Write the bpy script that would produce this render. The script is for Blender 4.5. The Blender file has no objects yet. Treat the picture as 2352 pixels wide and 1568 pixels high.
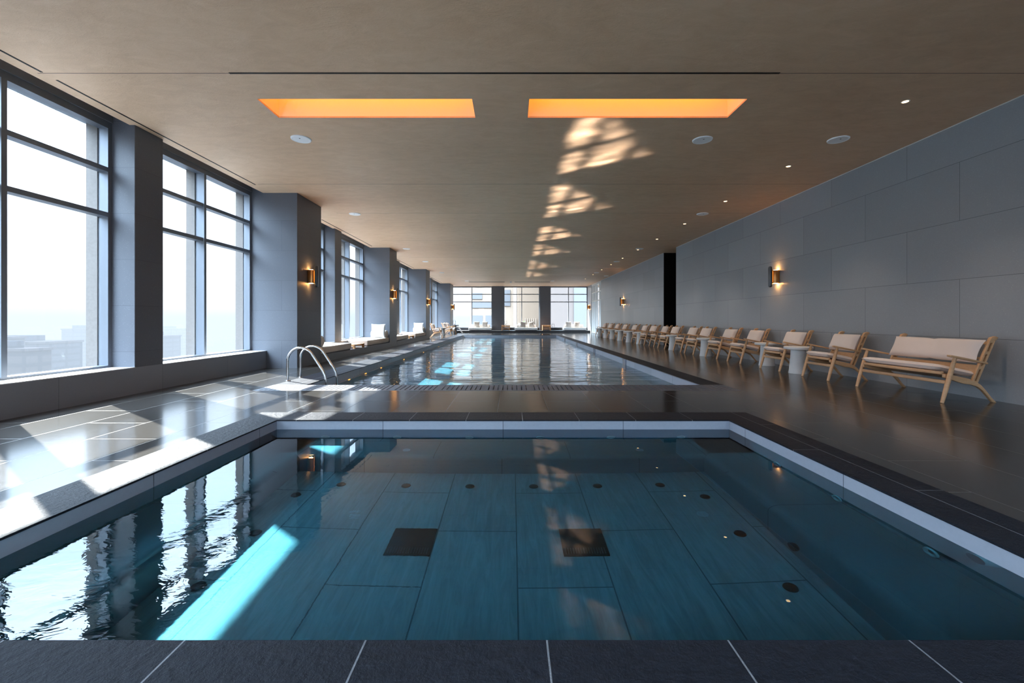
import bpy, bmesh, math, random
from mathutils import Vector, Matrix
random.seed(7)
S = bpy.context.scene
COL = S.collection
PI = math.pi

# ---------------------------------------------------------------- helpers
class MB:
    """collects shapes and links them as ONE mesh object"""
    def __init__(self): self.v = []; self.f = []
    def add(self, vs, fs):
        b = len(self.v); self.v += [tuple(p) for p in vs]; self.f += [tuple(b+i for i in f) for f in fs]; return self
    def box(self, x0, x1, y0, y1, z0, z1):
        vs = [(x, y, z) for z in (z0, z1) for y in (y0, y1) for x in (x0, x1)]
        return self.add(vs, [(0,2,3,1),(4,5,7,6),(0,1,5,4),(2,6,7,3),(0,4,6,2),(1,3,7,5)])
    def prism(self, poly, axis, a0, a1):
        """poly in the plane normal to axis: x->(y,z), y->(x,z), z->(x,y)"""
        def P(p, a): return {'x':(a,p[0],p[1]), 'y':(p[0],a,p[1]), 'z':(p[0],p[1],a)}[axis]
        n = len(poly)
        return self.add([P(p,a0) for p in poly]+[P(p,a1) for p in poly],
                        [tuple(range(n)), tuple(range(2*n-1, n-1, -1))]+[(i,(i+1)%n,n+(i+1)%n,n+i) for i in range(n)])
    def tube(self, pts, rad, seg=12, cap=True):
        pts = [Vector(p) for p in pts]; n = len(pts)
        rad = rad if isinstance(rad, (list, tuple)) else [rad]*n
        t0 = (pts[1]-pts[0]).normalized()
        up = Vector((0,0,1)) if abs(t0.z) < .9 else Vector((0,1,0))
        nx = t0.cross(up).normalized(); vs = []
        for i, p in enumerate(pts):
            t = (pts[min(i+1,n-1)]-pts[max(i-1,0)]).normalized()
            nx = (nx - t*nx.dot(t)).normalized(); ny = t.cross(nx)
            for k in range(seg):
                a = 2*PI*k/seg; vs.append(p + (nx*math.cos(a)+ny*math.sin(a))*rad[i])
        fs = [(i*seg+k, i*seg+(k+1)%seg, (i+1)*seg+(k+1)%seg, (i+1)*seg+k) for i in range(n-1) for k in range(seg)]
        if cap: fs += [tuple(range(seg-1,-1,-1)), tuple((n-1)*seg+k for k in range(seg))]
        return self.add(vs, fs)
    def lathe(self, prof, c=(0,0,0), seg=32, axis='z'):
        """prof: (radius, height) pairs; radius 0 ends close to a point"""
        vs = []; fs = []; rows = []
        for r, h in prof:
            row = []
            for k in range(seg if r > 1e-6 else 1):
                a = 2*PI*k/seg; q = (r*math.cos(a), r*math.sin(a), h)
                if axis == 'x': q = (q[2], q[0], q[1])
                if axis == 'y': q = (q[1], q[2], q[0])
                row.append(len(vs)); vs.append((c[0]+q[0], c[1]+q[1], c[2]+q[2]))
            rows.append(row)
        for A, B in zip(rows, rows[1:]):
            for k in range(seg):
                a, b = A[k % len(A)], A[(k+1) % len(A)]; d, e = B[k % len(B)], B[(k+1) % len(B)]
                f = []
                for i in (a, b, e, d):
                    if i not in f: f.append(i)
                if len(f) > 2: fs.append(tuple(f))
        for row, rev in ((rows[0], True), (rows[-1], False)):
            if len(row) > 1: fs.append(tuple(reversed(row)) if rev else tuple(row))
        return self.add(vs, fs)
    def pillow(self, w, h, t, n=14, mat=Matrix(), pinch=.06, pucker=0, pw=4.0):
        """soft cushion w (local x) by h (local y), t thick (local z)"""
        vs = []; idx = {}
        for s in (1, -1):
            for i in range(n+1):
                for j in range(n+1):
                    if s < 0 and (i in (0, n) or j in (0, n)): idx[s,i,j] = idx[1,i,j]; continue
                    u, v = -1+2*i/n, -1+2*j/n
                    u, v = math.sin(u*PI/2)*.4+u*.6, math.sin(v*PI/2)*.4+v*.6
                    k = max(0,(1-abs(u)**pw)*(1-abs(v)**pw))**.5
                    if pucker: k *= 1-pucker*math.exp(-(u/.07)**2)
                    x = w/2*u*(1-pinch*(1-v*v)*(abs(u)**3)) ; y = h/2*v*(1-pinch*(1-u*u)*(abs(v)**3))
                    if pucker: y *= 1-.05*math.exp(-(u/.12)**2)
                    idx[s,i,j] = len(vs); vs.append(mat @ Vector((x, y, s*t/2*k)))
        fs = []
        for s in (1, -1):
            for i in range(n):
                for j in range(n):
                    f = (idx[s,i,j], idx[s,i+1,j], idx[s,i+1,j+1], idx[s,i,j+1])
                    fs.append(f if s > 0 else f[::-1])
        return self.add(vs, fs)
    def grid_slab(self, xs, ys, holes, z0, z1):
        """slab over a grid of cut lines with rectangular holes, outer faces only"""
        def hole(i, j):
            if not (0 <= i < len(xs)-1 and 0 <= j < len(ys)-1): return True
            cx, cy = (xs[i]+xs[i+1])/2, (ys[j]+ys[j+1])/2
            return any(a < cx < b and c < cy < d for a, b, c, d in holes)
        nx, ny = len(xs), len(ys)
        vs = [(x, y, z) for z in (z0, z1) for y in ys for x in xs]
        I = lambda i, j, k: k*nx*ny + j*nx + i
        fs = []
        for i in range(nx-1):
            for j in range(ny-1):
                if hole(i, j): continue
                fs.append((I(i,j,1), I(i+1,j,1), I(i+1,j+1,1), I(i,j+1,1)))
                fs.append((I(i,j,0), I(i,j+1,0), I(i+1,j+1,0), I(i+1,j,0)))
                for di, dj, a, b in ((-1,0,(i,j+1),(i,j)), (1,0,(i+1,j),(i+1,j+1)), (0,-1,(i,j),(i+1,j)), (0,1,(i+1,j+1),(i,j+1))):
                    if hole(i+di, j+dj): fs.append((I(*a,1), I(*a,0), I(*b,0), I(*b,1)))
        return self.add(vs, fs)
    def build(self, name, mat, parent=None, bevel=0, segs=2, smooth=None, loc=None):
        me = bpy.data.meshes.new(name); me.from_pydata(self.v, [], self.f)
        bm = bmesh.new(); bm.from_mesh(me)
        loose = [v for v in bm.verts if not v.link_faces]
        if loose: bmesh.ops.delete(bm, geom=loose, context='VERTS')
        bmesh.ops.recalc_face_normals(bm, faces=bm.faces)
        if bevel:
            es = [e for e in bm.edges if len(e.link_faces) == 2 and e.calc_face_angle(0) > .5]
            bmesh.ops.bevel(bm, geom=es, offset=bevel, segments=segs, affect='EDGES', clamp_overlap=True, profile=.5)
        bm.to_mesh(me); bm.free()
        if smooth is None: smooth = bool(bevel)
        if smooth:
            me.polygons.foreach_set('use_smooth', [True]*len(me.polygons)); me.set_sharp_from_angle(angle=math.radians(40))
        o = bpy.data.objects.new(name, me); COL.objects.link(o); me.materials.append(mat)
        if loc: o.location = loc
        if parent: o.parent = parent
        return o

def tag(o, label=None, cat=None, group=None, kind=None):
    if label: o['label'] = label
    if cat: o['category'] = cat
    if group: o['group'] = group
    if kind: o['kind'] = kind
    return o
def empty(name, loc=(0,0,0), rz=0, **k):
    o = bpy.data.objects.new(name, None); COL.objects.link(o)
    o.location = loc; o.rotation_euler = (0,0,rz); o.empty_display_size = .1
    return tag(o, **k)
def copy_tree(o, parent=None):
    kids = list(o.children); c = o.copy(); COL.objects.link(c)
    if parent: c.parent = parent
    for ch in kids: copy_tree(ch, c)
    return c
def struct(o, label=None): return tag(o, label, None, None, 'structure')
def arc(cx, cz, r, a0, a1, n): return [(cx+r*math.cos(a0+(a1-a0)*i/n), cz+r*math.sin(a0+(a1-a0)*i/n)) for i in range(n+1)]

def water_body(name, mat, x0, x1, y0, y1, z0, z1):
    """body of water: the surface has vertices of its own so that its normals stay level"""
    c = [(x0,y0),(x1,y0),(x1,y1),(x0,y1)]
    vs = [(x,y,z1) for x,y in c]+[(x,y,z1) for x,y in c]+[(x,y,z0) for x,y in c]+[(x,y,z0) for x,y in c]
    fs = [(0,1,2,3), (15,14,13,12)]+[(4+(i+1)%4, 4+i, 8+i, 8+(i+1)%4) for i in range(4)]
    me = bpy.data.meshes.new(name); me.from_pydata(vs, [], fs); me.polygons.foreach_set('use_smooth', [True]*len(fs))
    o = bpy.data.objects.new(name, me); COL.objects.link(o); me.materials.append(mat); return o

# ---------------------------------------------------------------- materials
class Mat:
    def __init__(self, name):
        self.m = bpy.data.materials.new(name); self.m.use_nodes = True
        self.t = self.m.node_tree; self.n = self.t.nodes; self.l = self.t.links; self.n.clear()
        self.out = self.n.new('ShaderNodeOutputMaterial')
    def node(self, typ, ins=None, **props):
        nd = self.n.new('ShaderNode'+typ)
        for k, v in props.items(): setattr(nd, k, v)
        for k, v in (ins or {}).items():
            s = nd.inputs[k]
            if isinstance(v, bpy.types.NodeSocket): self.l.new(v, s)
            else: s.default_value = v
        return nd
    def math(self, op, a, b=0.0, c=None):
        d = {0:a, 1:b}
        if c is not None: d[2] = c
        return self.node('Math', d, operation=op).outputs[0]
    def mix(self, fac, a, b, typ='MIX'):
        nd = self.node('Mix', None, data_type='RGBA', blend_type=typ)
        for k, v in ((0,fac),(6,a),(7,b)):
            if isinstance(v, bpy.types.NodeSocket): self.l.new(v, nd.inputs[k])
            else: nd.inputs[k].default_value = v
        return nd.outputs[2]
    def ramp(self, fac, stops):
        nd = self.node('ValToRGB', {0:fac}); cr = nd.color_ramp
        while len(cr.elements) < len(stops): cr.elements.new(.5)
        for e, (p, c) in zip(cr.elements, stops): e.position = p; e.color = c if len(c) == 4 else (*c, 1)
        return nd.outputs[0]
    def coords(self): return self.node('TexCoord').outputs['Object']
    def swizzle(self, order):
        """object coordinates reordered, order such as 'yxz'"""
        s = self.node('SeparateXYZ', {0:self.coords()})
        return self.node('CombineXYZ', {i: s.outputs['xyz'.index(c)] for i, c in enumerate(order)}).outputs[0]
    def facing(self):
        """(along the wall, height) for walls that face x or y; (x, y) for faces that look up or down"""
        s = self.node('SeparateXYZ', {0:self.coords()})
        g = self.node('SeparateXYZ', {0:self.node('NewGeometry').outputs['True Normal']})
        ax = self.math('GREATER_THAN', self.math('ABSOLUTE', g.outputs[0]), .5)
        az = self.math('GREATER_THAN', self.math('ABSOLUTE', g.outputs[2]), .5)
        mixf = lambda f, a, b: self.math('ADD', self.math('MULTIPLY', f, b), self.math('MULTIPLY', self.math('SUBTRACT', 1.0, f), a))
        u = mixf(ax, s.outputs[0], s.outputs[1]); v = mixf(az, s.outputs[2], s.outputs[1])
        return self.node('CombineXYZ', {0:u, 1:v, 2:0.0}).outputs[0]
    def bsdf(self, color, rough, metal=0.0, bump=None, spec=.5, **kw):
        nd = self.node('BsdfPrincipled')
        for k, v in (('Base Color',color),('Roughness',rough),('Metallic',metal),('Specular IOR Level',spec)):
            if isinstance(v, bpy.types.NodeSocket): self.l.new(v, nd.inputs[k])
            else: nd.inputs[k].default_value = (*v,1) if isinstance(v, tuple) and len(v) == 3 else v
        for k, v in kw.items(): nd.inputs[k.replace('_',' ')].default_value = v
        if bump is not None: self.l.new(bump, nd.inputs['Normal'])
        self.l.new(nd.outputs[0], self.out.inputs[0]); return self.m
    def bump(self, h, strength=.3, dist=.01):
        return self.node('Bump', {'Height':h, 'Strength':strength, 'Distance':dist}).outputs[0]
    def noise(self, vec, scale, detail=4, rough=.5, dist=0):
        return self.node('TexNoise', {'Vector':vec,'Scale':scale,'Detail':detail,'Roughness':rough,'Distortion':dist}).outputs[0]

def simple(name, col, rough, metal=0.0, spec=.5, **kw):
    return Mat(name).bsdf(col, rough, metal, None, spec, **kw)
def noisy(name, a, b, scale, rough, bump=0.0, metal=0.0, spec=.5, stretch=None, bd=.005):
    M = Mat(name); v = M.coords()
    if stretch: v = M.node('Mapping', {'Vector':v,'Scale':stretch}).outputs[0]
    n = M.noise(v, scale, 6, .6)
    c = M.mix(n, (*a,1), (*b,1))
    return M.bsdf(c, rough, metal, M.bump(n, bump, bd) if bump else None, spec)
def tiles(name, vec, bw, rh, c1, c2, joint, rough, jw=.004, offset=.5, bumpn=.25, nscale=18, spec=.5, vein=0.0, veinvec=None, speck=0.0, varrough=.0, bd=.004, shift=(0,0,0), tilevar=.5):
    M = Mat(name); v = getattr(M, vec)() if vec == 'facing' else M.swizzle(vec)
    v = M.node('Mapping', {'Vector':v,'Location':shift}).outputs[0]
    br = M.node('TexBrick', {'Vector':v,'Color1':(0,0,0,1),'Color2':(1,1,1,1),'Mortar':(.5,.5,.5,1),'Scale':1.0,'Mortar Size':jw,'Mortar Smooth':.1,'Bias':0.0,'Brick Width':bw,'Row Height':rh}, offset=offset, offset_frequency=2)
    n = M.noise(M.coords(), nscale, 8, .65)
    big = M.noise(M.coords(), .9, 3, .5)
    f = M.math('ADD', M.math('MULTIPLY', br.outputs['Color'], tilevar), M.math('ADD', M.math('MULTIPLY', n, .45), M.math('MULTIPLY', big, .3)))
    c = M.mix(M.math('SUBTRACT', f, .12), (*c1,1), (*c2,1))
    hgt = n
    if vein:
        vv = M.node('Mapping', {'Vector':M.coords(),'Rotation':(0,0,.6),'Scale':veinvec or (9,1.2,1)}).outputs[0]
        w = M.noise(vv, 3.0, 8, .7, 1.2)
        c = M.mix(M.math('MULTIPLY', M.math('SUBTRACT', w, .35), vein), c, (*[min(1,x*2.2) for x in c2],1))
        hgt = M.math('ADD', n, w)
    if speck:
        vo = M.node('TexVoronoi', {'Vector':M.coords(),'Scale':70.0})
        sp = M.math('MULTIPLY', M.math('LESS_THAN', vo.outputs['Distance'], .16), M.math('GREATER_THAN', M.noise(M.coords(), 45, 2), .55))
        c = M.mix(M.math('MULTIPLY', sp, speck), c, (.75,.78,.8,1))
    c = M.mix(br.outputs['Fac'], c, (*joint,1))
    h = M.math('SUBTRACT', M.math('MULTIPLY', hgt, .35), br.outputs['Fac'])
    r = M.math('ADD', rough, M.math('MULTIPLY', M.math('SUBTRACT', n, .5), varrough)) if varrough else rough
    if varrough: r = M.math('ADD', r, M.math('MULTIPLY', br.outputs['Fac'], .3))
    return M.bsdf(c, r, 0.0, M.bump(h, bumpn, bd), spec)
def emitter(name, col, strength):
    M = Mat(name); e = M.node('Emission', {'Color':(*col,1),'Strength':strength}); M.l.new(e.outputs[0], M.out.inputs[0]); return M.m

m_floor = tiles('dark_slate_floor', 'yxz', 1.13, .565, (.020,.0195,.019), (.039,.037,.035), (.12,.12,.12), .155, jw=.003, bumpn=.035, nscale=26, varrough=.07, vein=.45, veinvec=(1.2,7,1), spec=.36, shift=(.3,.155,0), tilevar=.35)
m_coping = tiles('rough_slate_coping', 'yxz', 1.6, .565, (.005,.006,.009), (.040,.048,.066), (.22,.23,.25), .45, jw=.003, bumpn=1.0, nscale=30, shift=(.3,.37,0), tilevar=.1, bd=.03, spec=.12)
m_basin = tiles('blue_grey_basin_stone', 'facing', 1.2, .9, (.27,.31,.38), (.43,.47,.54), (.12,.14,.17), .55, bumpn=.35, nscale=30, tilevar=.35)
m_spafloor = tiles('spa_slate', 'yxz', 1.07, .523, (.13,.155,.17), (.205,.235,.245), (.06,.08,.09), .5, jw=.004, bumpn=.35, nscale=20, vein=.9, veinvec=(7,.8,1), shift=(-.045,-.117,0), tilevar=.35)
m_wall = tiles('grey_wall_stone', 'facing', 1.55, .78, (.215,.235,.260), (.330,.352,.380), (.09,.10,.115), .33, jw=.003, bumpn=.10, nscale=55, speck=.35, shift=(.4,.02,0), spec=.5, tilevar=.35)
m_pillar = tiles('blue_grey_pillar_stone', 'facing', 1.3, .62, (.080,.090,.110), (.114,.124,.146), (.06,.07,.085), .45, jw=.003, bumpn=.18, nscale=55, speck=.2, shift=(.2,.05,0), tilevar=.3)
m_breast = tiles('grey_breast_stone', 'facing', 1.45, .62, (.17,.19,.225), (.23,.25,.285), (.10,.115,.14), .5, jw=.003, bumpn=.15, nscale=55, shift=(.2,.05,0), tilevar=.3)
m_grate = noisy('blue_grey_grate_stone', (.07,.08,.10), (.12,.135,.165), 40, .5, .2)
m_black = simple('passage_shade_black', (.004,.004,.005), .7, spec=.1)  # black colour stands in for the darkness of the unlit passage
m_frame = simple('dark_window_metal', (.17,.19,.22), .38, .35)
m_frame_light = simple('pale_window_metal', (.62,.62,.60), .4, .2)
m_fin = noisy('brown_stone_fin', (.085,.072,.064), (.13,.115,.105), 30, .7, .3)
m_sill = simple('sunlit_pale_sill', (.55,.55,.56), .35)  # brightness of sun on the sill put into a pale colour

m_bench = tiles('bench_stone', 'facing', 1.2, 1.4, (.11,.135,.15), (.17,.20,.215), (.05,.06,.07), .5, bumpn=.3, nscale=34, tilevar=.3)
def mk_ceiling():
    M = Mat('brown_trowelled_plaster'); v = M.coords()
    vv = M.node('Mapping', {'Vector':v,'Scale':(1,2.2,1)}).outputs[0]
    a = M.noise(vv, 3.0, 8, .7, .8); b = M.noise(v, .35, 3, .5); w = M.noise(vv, 22.0, 6, .6, 1.5)
    f = M.math('ADD', M.math('MULTIPLY', a, .6), M.math('MULTIPLY', b, .5))
    c = M.ramp(f, [(.3,(.52,.33,.205)),(.55,(.64,.425,.272)),(.8,(.74,.515,.35))])
    h = M.math('ADD', M.math('MULTIPLY', a, .6), M.math('MULTIPLY', w, .5))
    return M.bsdf(c, .55, 0, M.bump(h, .55, .012), .3)
m_ceiling = mk_ceiling()
m_seam = simple('dark_ceiling_slot', (.012,.010,.010), .6, spec=.2)
m_joint = simple('ceiling_joint_line', (.16,.12,.10), .7, spec=.2)

def mk_glass():
    M = Mat('window_glass')
    bf = M.node('NewGeometry').outputs['Backfacing']       # the same reflectance on both faces of the pane
    ior = M.math('ADD', 1.25, M.math('MULTIPLY', bf, 1/1.25-1.25))
    fr = M.node('Fresnel', {'IOR':ior}).outputs[0]
    t = M.node('BsdfTransparent', {'Color':(.95,.975,.98,1)}); g = M.node('BsdfGlossy', {'Color':(1,1,1,1),'Roughness':.0})
    mx = M.node('MixShader', {0:fr, 1:t.outputs[0], 2:g.outputs[0]}); M.l.new(mx.outputs[0], M.out.inputs[0]); return M.m
m_glass = mk_glass()

def mk_water(name, sx, sy, scale, strength, tint, stint=(1,1,1), calm=None):
    M = Mat(name); v = M.node('Mapping', {'Vector':M.coords(),'Scale':(sx,sy,1)}).outputs[0]
    n = M.noise(v, scale, 3, .5, .6); n2 = M.noise(v, scale*.23, 2, .5)
    h = M.math('ADD', n, M.math('MULTIPLY', n2, 2.5))
    if calm:
        s = M.node('SeparateXYZ', {0:M.coords()})
        # ripples only around the return inlet, the rest of the surface lies almost still
        d = M.node('VectorMath', {0:M.coords(), 1:calm}, operation='DISTANCE').outputs['Value']
        k = M.node('MapRange', {'Value':d,'From Min':.3,'From Max':2.2,'To Min':1.0,'To Max':.03}).outputs[0]
        h = M.math('MULTIPLY', h, k)
    b = M.bump(h, strength, .012)
    g = M.node('BsdfPrincipled', {'Base Color':(*tint,1),'Roughness':0.0,'IOR':1.333,'Transmission Weight':1.0,'Specular Tint':(*stint,1),'Normal':b})
    M.l.new(g.outputs[0], M.out.inputs[0]); return M.m
m_spawater = mk_water('spa_water_material', 1, 1.6, 9, .10, (.10,.40,.54), (.42,.50,.62), calm=(-2.1,1.5,-.095))
m_poolwater = mk_water('pool_water_material', .55, 1.5, 3.2, .9, (.13,.42,.56))

def mk_wood(name, a, b):
    M = Mat(name); v = M.node('Mapping', {'Vector':M.coords(),'Scale':(3,3,14)}).outputs[0]
    n = M.noise(v, 5, 6, .6, .8); c = M.mix(n, (*a,1), (*b,1)); return M.bsdf(c, .42, 0, M.bump(n, .08, .003))
m_teak = mk_wood('pale_teak', (.46,.25,.115), (.72,.46,.265))
m_crate = mk_wood('orange_teak', (.42,.19,.07), (.68,.36,.16))
def mk_fabric(name, a, b):
    M = Mat(name); v = M.coords(); w = M.noise(v, 260, 3, .6); l = M.noise(v, 4, 3)
    c = M.mix(M.math('ADD', M.math('MULTIPLY', w, .5), M.math('MULTIPLY', l, .5)), (*a,1), (*b,1))
    return M.bsdf(c, .9, 0, M.bump(M.math('ADD', M.math('MULTIPLY', w, .25), l), .35, .01), .2, Sheen_Weight=.15)
m_cushion = mk_fabric('pinkish_beige_canvas', (.58,.50,.46), (.74,.66,.62))
m_bed = mk_fabric('sand_canvas', (.58,.52,.46), (.72,.66,.60))
m_white_fab = mk_fabric('off_white_canvas', (.68,.68,.68), (.82,.82,.82))
m_taupe = mk_fabric('taupe_canvas', (.34,.30,.26), (.46,.41,.36))
m_table = noisy('white_terrazzo', (.62,.64,.67), (.74,.76,.78), 60, .5, .05)
m_dark = simple('dark_stone', (.03,.032,.036), .5)
m_steel = simple('polished_steel', (.80,.80,.80), .10, 1.0)
m_darkmetal = simple('gunmetal', (.10,.105,.115), .35, .8)
m_brass = simple('brushed_copper', (.85,.38,.13), .30, 1.0)
m_white = simple('white_plastic', (.90,.90,.90), .45)
m_grille = simple('white_grille', (.84,.84,.84), .6)
m_navy = simple('navy_glass_tile', (.015,.055,.14), .2)
m_drain = simple('black_drain_plastic', (.008,.010,.014), .5)
m_jet = simple('grey_jet_plastic', (.45,.50,.50), .4)
m_lamp = emitter('sconce_lamp_glow', (1.0,.46,.13), 34.0)
m_amber = emitter('amber_sconce_glow', (1.0,.36,.05), .3)
m_down = emitter('downlight_glow', (1.0,.62,.25), 3.4)
m_cove = emitter('cove_light_glow', (1.0,.30,.012), 1.7)
m_amberdash = emitter('amber_dash_glow', (1.0,.45,.08), .6)
m_covewall = simple('warm_cove_paint', (.80,.72,.56), .7)

# ---------------------------------------------------------------- plan of the hall (metres, deck at z=0)
H = 3.62                          # ceiling
WR, WL, GL = 5.97, -5.07, -5.48   # right wall, window breast, window glass
PF = -4.43                        # face of the big pillars
YB, YE = -3.2, 34.25              # near and far ends
SPA = (-2.34, 2.17, 1.359, 4.345) # plunge pool opening
POOL = (-3.15, 2.89, 6.67, 28.2)  # swimming pool opening
SPW, PLW = -.095, -.15            # water levels
CW = .36                          # coping width

# floor: slate deck with the two pool openings (copings fill the rest of each opening)
def grow(r, a, b, c, d): return (r[0]-a, r[1]+b, r[2]-c, r[3]+d)
HS = grow(SPA, CW, CW, CW, CW); HP = grow(POOL, .5, CW, .535, CW)
xs = sorted({-5.7, HS[0], HS[1], HP[0], HP[1], 9.0}); ys = sorted({YB-.3, HS[2], HS[3], HP[2], HP[3], 35.2})
struct(MB().grid_slab(xs, ys, [HS, HP], -.2, 0).build('floor', m_floor))

# ceiling with four long light coves and the blind pocket along the windows
COVES = [(-3.02,-.47,5.17,5.65), (.21,2.80,5.17,5.65)]
CEDGE = -5.14
xs = sorted({CEDGE, 9.0} | {c[i] for c in COVES for i in (0,1)}); ys = sorted({YB-.3, 35.2} | {c[i] for c in COVES for i in (2,3)})
cb = MB().grid_slab(xs, ys, COVES, H, H+.25)
cb.box(-5.75, CEDGE, YB-.3, 35.2, H+.25, H+.35)
struct(cb.build('ceiling', m_ceiling))

# left wall: window breast, big pillars, small piers
struct(MB().box(-5.62, WL, YB, YE, -.2, .36).build('wall_left', m_breast, bevel=.004, segs=1))
pillars = [(2.17,3.27), (9.0,10.13), (15.83,16.80), (22.55,23.60), (31.45,33.05)]
piers = [(-.9,-.42), (5.86,6.335), (12.5,12.98), (19.2,19.7), (27.4,27.9)]
for y0, y1 in pillars: struct(MB().box(-5.62, PF, y0, y1, -.1, H+.15).build('pillar', m_pillar, bevel=.004, segs=1))
for y0, y1 in piers: struct(MB().box(-5.62, WL, y0, y1, .355, H+.15).build('pier', m_pillar, bevel=.004, segs=1))
# raised seat platforms between the pillars and along the far end
for y0, y1 in ((10.13,15.83), (16.80,22.55)):
    struct(MB().box(-5.1, PF+.005, y0-.02, y1+.02, -.1, .175).build('platform', m_pillar, bevel=.004, segs=1))
struct(MB().box(-5.1, WR, 33.05, YE, -.1, .175).build('platform', m_dark, bevel=.004, segs=1))
# far wall with its two columns; near wall of the same pattern behind the camera
struct(MB().box(-5.6, WR+.3, YE, YE+.4, -.2, .36).build('wall_back', m_dark))
for x0, x1 in ((-1.53,-.61), (2.21,3.03)): struct(MB().box(x0, x1, YE-.25, YE+.4, -.1, H+.15).build('pillar', m_pillar, bevel=.004, segs=1))
struct(MB().box(-5.6, WR+.3, YB-.4, YB, -.2, .36).build('wall_front', m_dark))
for x0, x1 in ((-1.6,-.7), (2.2,3.1)): struct(MB().box(x0, x1, YB-.4, YB+.2, -.1, H+.15).build('pillar', m_pillar))
# right wall, its full-height passage and the glazed bay at the far end
wr = MB()
for y0, y1 in ((YB-.4,15.8), (17.1,29.1), (32.6,YE+.4)): wr.box(WR, WR+.3, y0, y1, -.1, H+.1)
struct(wr.build('wall_right', m_wall))
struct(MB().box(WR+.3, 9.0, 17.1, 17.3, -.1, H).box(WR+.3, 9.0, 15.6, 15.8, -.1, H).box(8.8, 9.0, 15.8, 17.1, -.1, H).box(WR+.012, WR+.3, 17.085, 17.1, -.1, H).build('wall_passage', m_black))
struct(MB().box(WR-.012, WR+.001, YB, 15.8, H-.012, H).box(WR-.012, WR+.001, 17.1, 29.1, H-.012, H).build('trim_1', m_frame_light))

# windows: dark metal frames, two transoms, glass and stone fins outside
NW = [0]
def window(axis, c, a0, a1, z0, z1, mull, inward, depth=.13, mat=m_frame, fins=False, bars=(2.40,3.00), w=.055):
    NW[0] += 1
    root = empty('window_%d' % NW[0], kind='structure')
    i0, i1 = (c, c+depth*inward) if inward > 0 else (c+depth*inward, c)
    def bx(mb, p0, p1, zz0, zz1, d0=i0, d1=i1):
        return mb.box(d0, d1, p0, p1, zz0, zz1) if axis == 'x' else mb.box(p0, p1, d0, d1, zz0, zz1)
    fb = MB(); bx(fb, a0, a0+w, z0, z1); bx(fb, a1-w, a1, z0, z1); bx(fb, a0+w, a1-w, z0, z0+.03); bx(fb, a0+w, a1-w, z1-w*1.6, z1)
    fb.build('frame', mat, root)
    edges = [a0+w]+[m for m in mull]+[a1-w]
    for m in mull: bx(MB(), m-w/2, m+w/2, z0+.03, z1-w*1.6, i0, i1+.02*inward if inward > 0 else i1).build('mullion', mat, root)
    tb = []
    for b in bars:
        mb = MB()
        cuts = [a0+w]+sum([[m-w/2, m+w/2] for m in mull], [])+[a1-w]
        for p, q in zip(cuts[::2], cuts[1::2]): bx(mb, p, q, b-.03, b+.03)
        mb.build('transom', mat, root)
    g = (i0+i1)/2 - .03*inward
    bx(MB(), a0+w/2, a1-w/2, z0+.015, z1-.03, g-.006, g+.006).build('glazing', m_glass, root)
    if fins and inward > 0:
        MB().box(c+depth, WL+.005, a0, a1, .352, .362).build('sill', m_sill, root)
    if fins:
        for m in list(mull)+[a1-.02]:
            d = (c-.15*inward, c) if inward > 0 else (c, c-.15*inward)
            bx(MB(), m-.05, m+.03, z0-.1, z1+.1, d[0], d[1]).build('fin', m_fin, root)
    return root
WZ = (.36, H+.02)
lw = [(-3.1,-.9,[-2.0]), (-.42,2.17,[.9]), (3.27,5.86,[4.6]), (6.335,9.0,[7.62]), (10.13,12.5,[11.3]), (12.98,15.83,[14.4]), (16.8,19.2,[18.0]), (19.7,22.55,[21.1]), (23.6,27.4,[25.5]), (27.9,31.45,[29.7])]
for y0, y1, m in lw: window('x', GL-.03, y0, y1, *WZ, m, 1, fins=True)
# header above the windows
struct(MB().box(-5.75, GL+.12, YB-.3, YE+.3, H+.02, H+.26).build('trim_2', m_frame))
for x0, x1, m in ((-5.1,-1.53,[-3.12]), (-.61,2.21,[.80]), (3.03,WR,[4.48])): window('y', YE+.14, x0, x1, .36, H, m, -1, mat=m_frame)
for x0, x1, m in ((-5.1,-1.6,[-3.3]), (-.7,2.2,[.75]), (3.1,WR,[4.5])): window('y', YB-.14, x0, x1, .36, H, m, 1, mat=m_frame)  # unseen windows in the near wall, added to let fill daylight in
window('x', WR+.15, 29.1, 32.6, 0.0, H, [29.75,31.0,32.0], -1, mat=m_frame_light, bars=(2.35,2.95), w=.08)

# ---------------------------------------------------------------- plunge pool
sx0, sx1, sy0, sy1 = SPA
BX0, BX1, BY = -1.85, 1.68, 3.80; BZ, FZ = -.42, -.80
spa = empty('plunge_pool', ((sx0+sx1)/2, (sy0+sy1)/2, 0), label='square plunge pool of blue-grey stone sunk into the deck in the foreground', cat='plunge pool')
def at(root): return Vector(root.location)
def rel(mb, root):
    d = at(root); mb.v = [(x-d.x, y-d.y, z-d.z) for x, y, z in mb.v]; return mb
def ring(r, w, z0, z1):
    a, b, c, d = w
    return MB().grid_slab(sorted({r[0]-a, r[0], r[1], r[1]+b}), sorted({r[2]-c, r[2], r[3], r[3]+d}), [r], z0, z1)
T = .12
rel(ring(SPA, (CW-.002,)*4, -.012, .0005), spa).build('coping', m_coping, spa)
rel(ring(grow(SPA,.004,.004,.004,.004), (T,)*4, FZ-.2, -.012), spa).build('basin_wall', m_basin, spa)
rel(MB().box(sx0-.05, sx1+.05, sy0-.05, sy1+.05, FZ-.2, FZ), spa).build('basin_floor', m_spafloor, spa)
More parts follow.
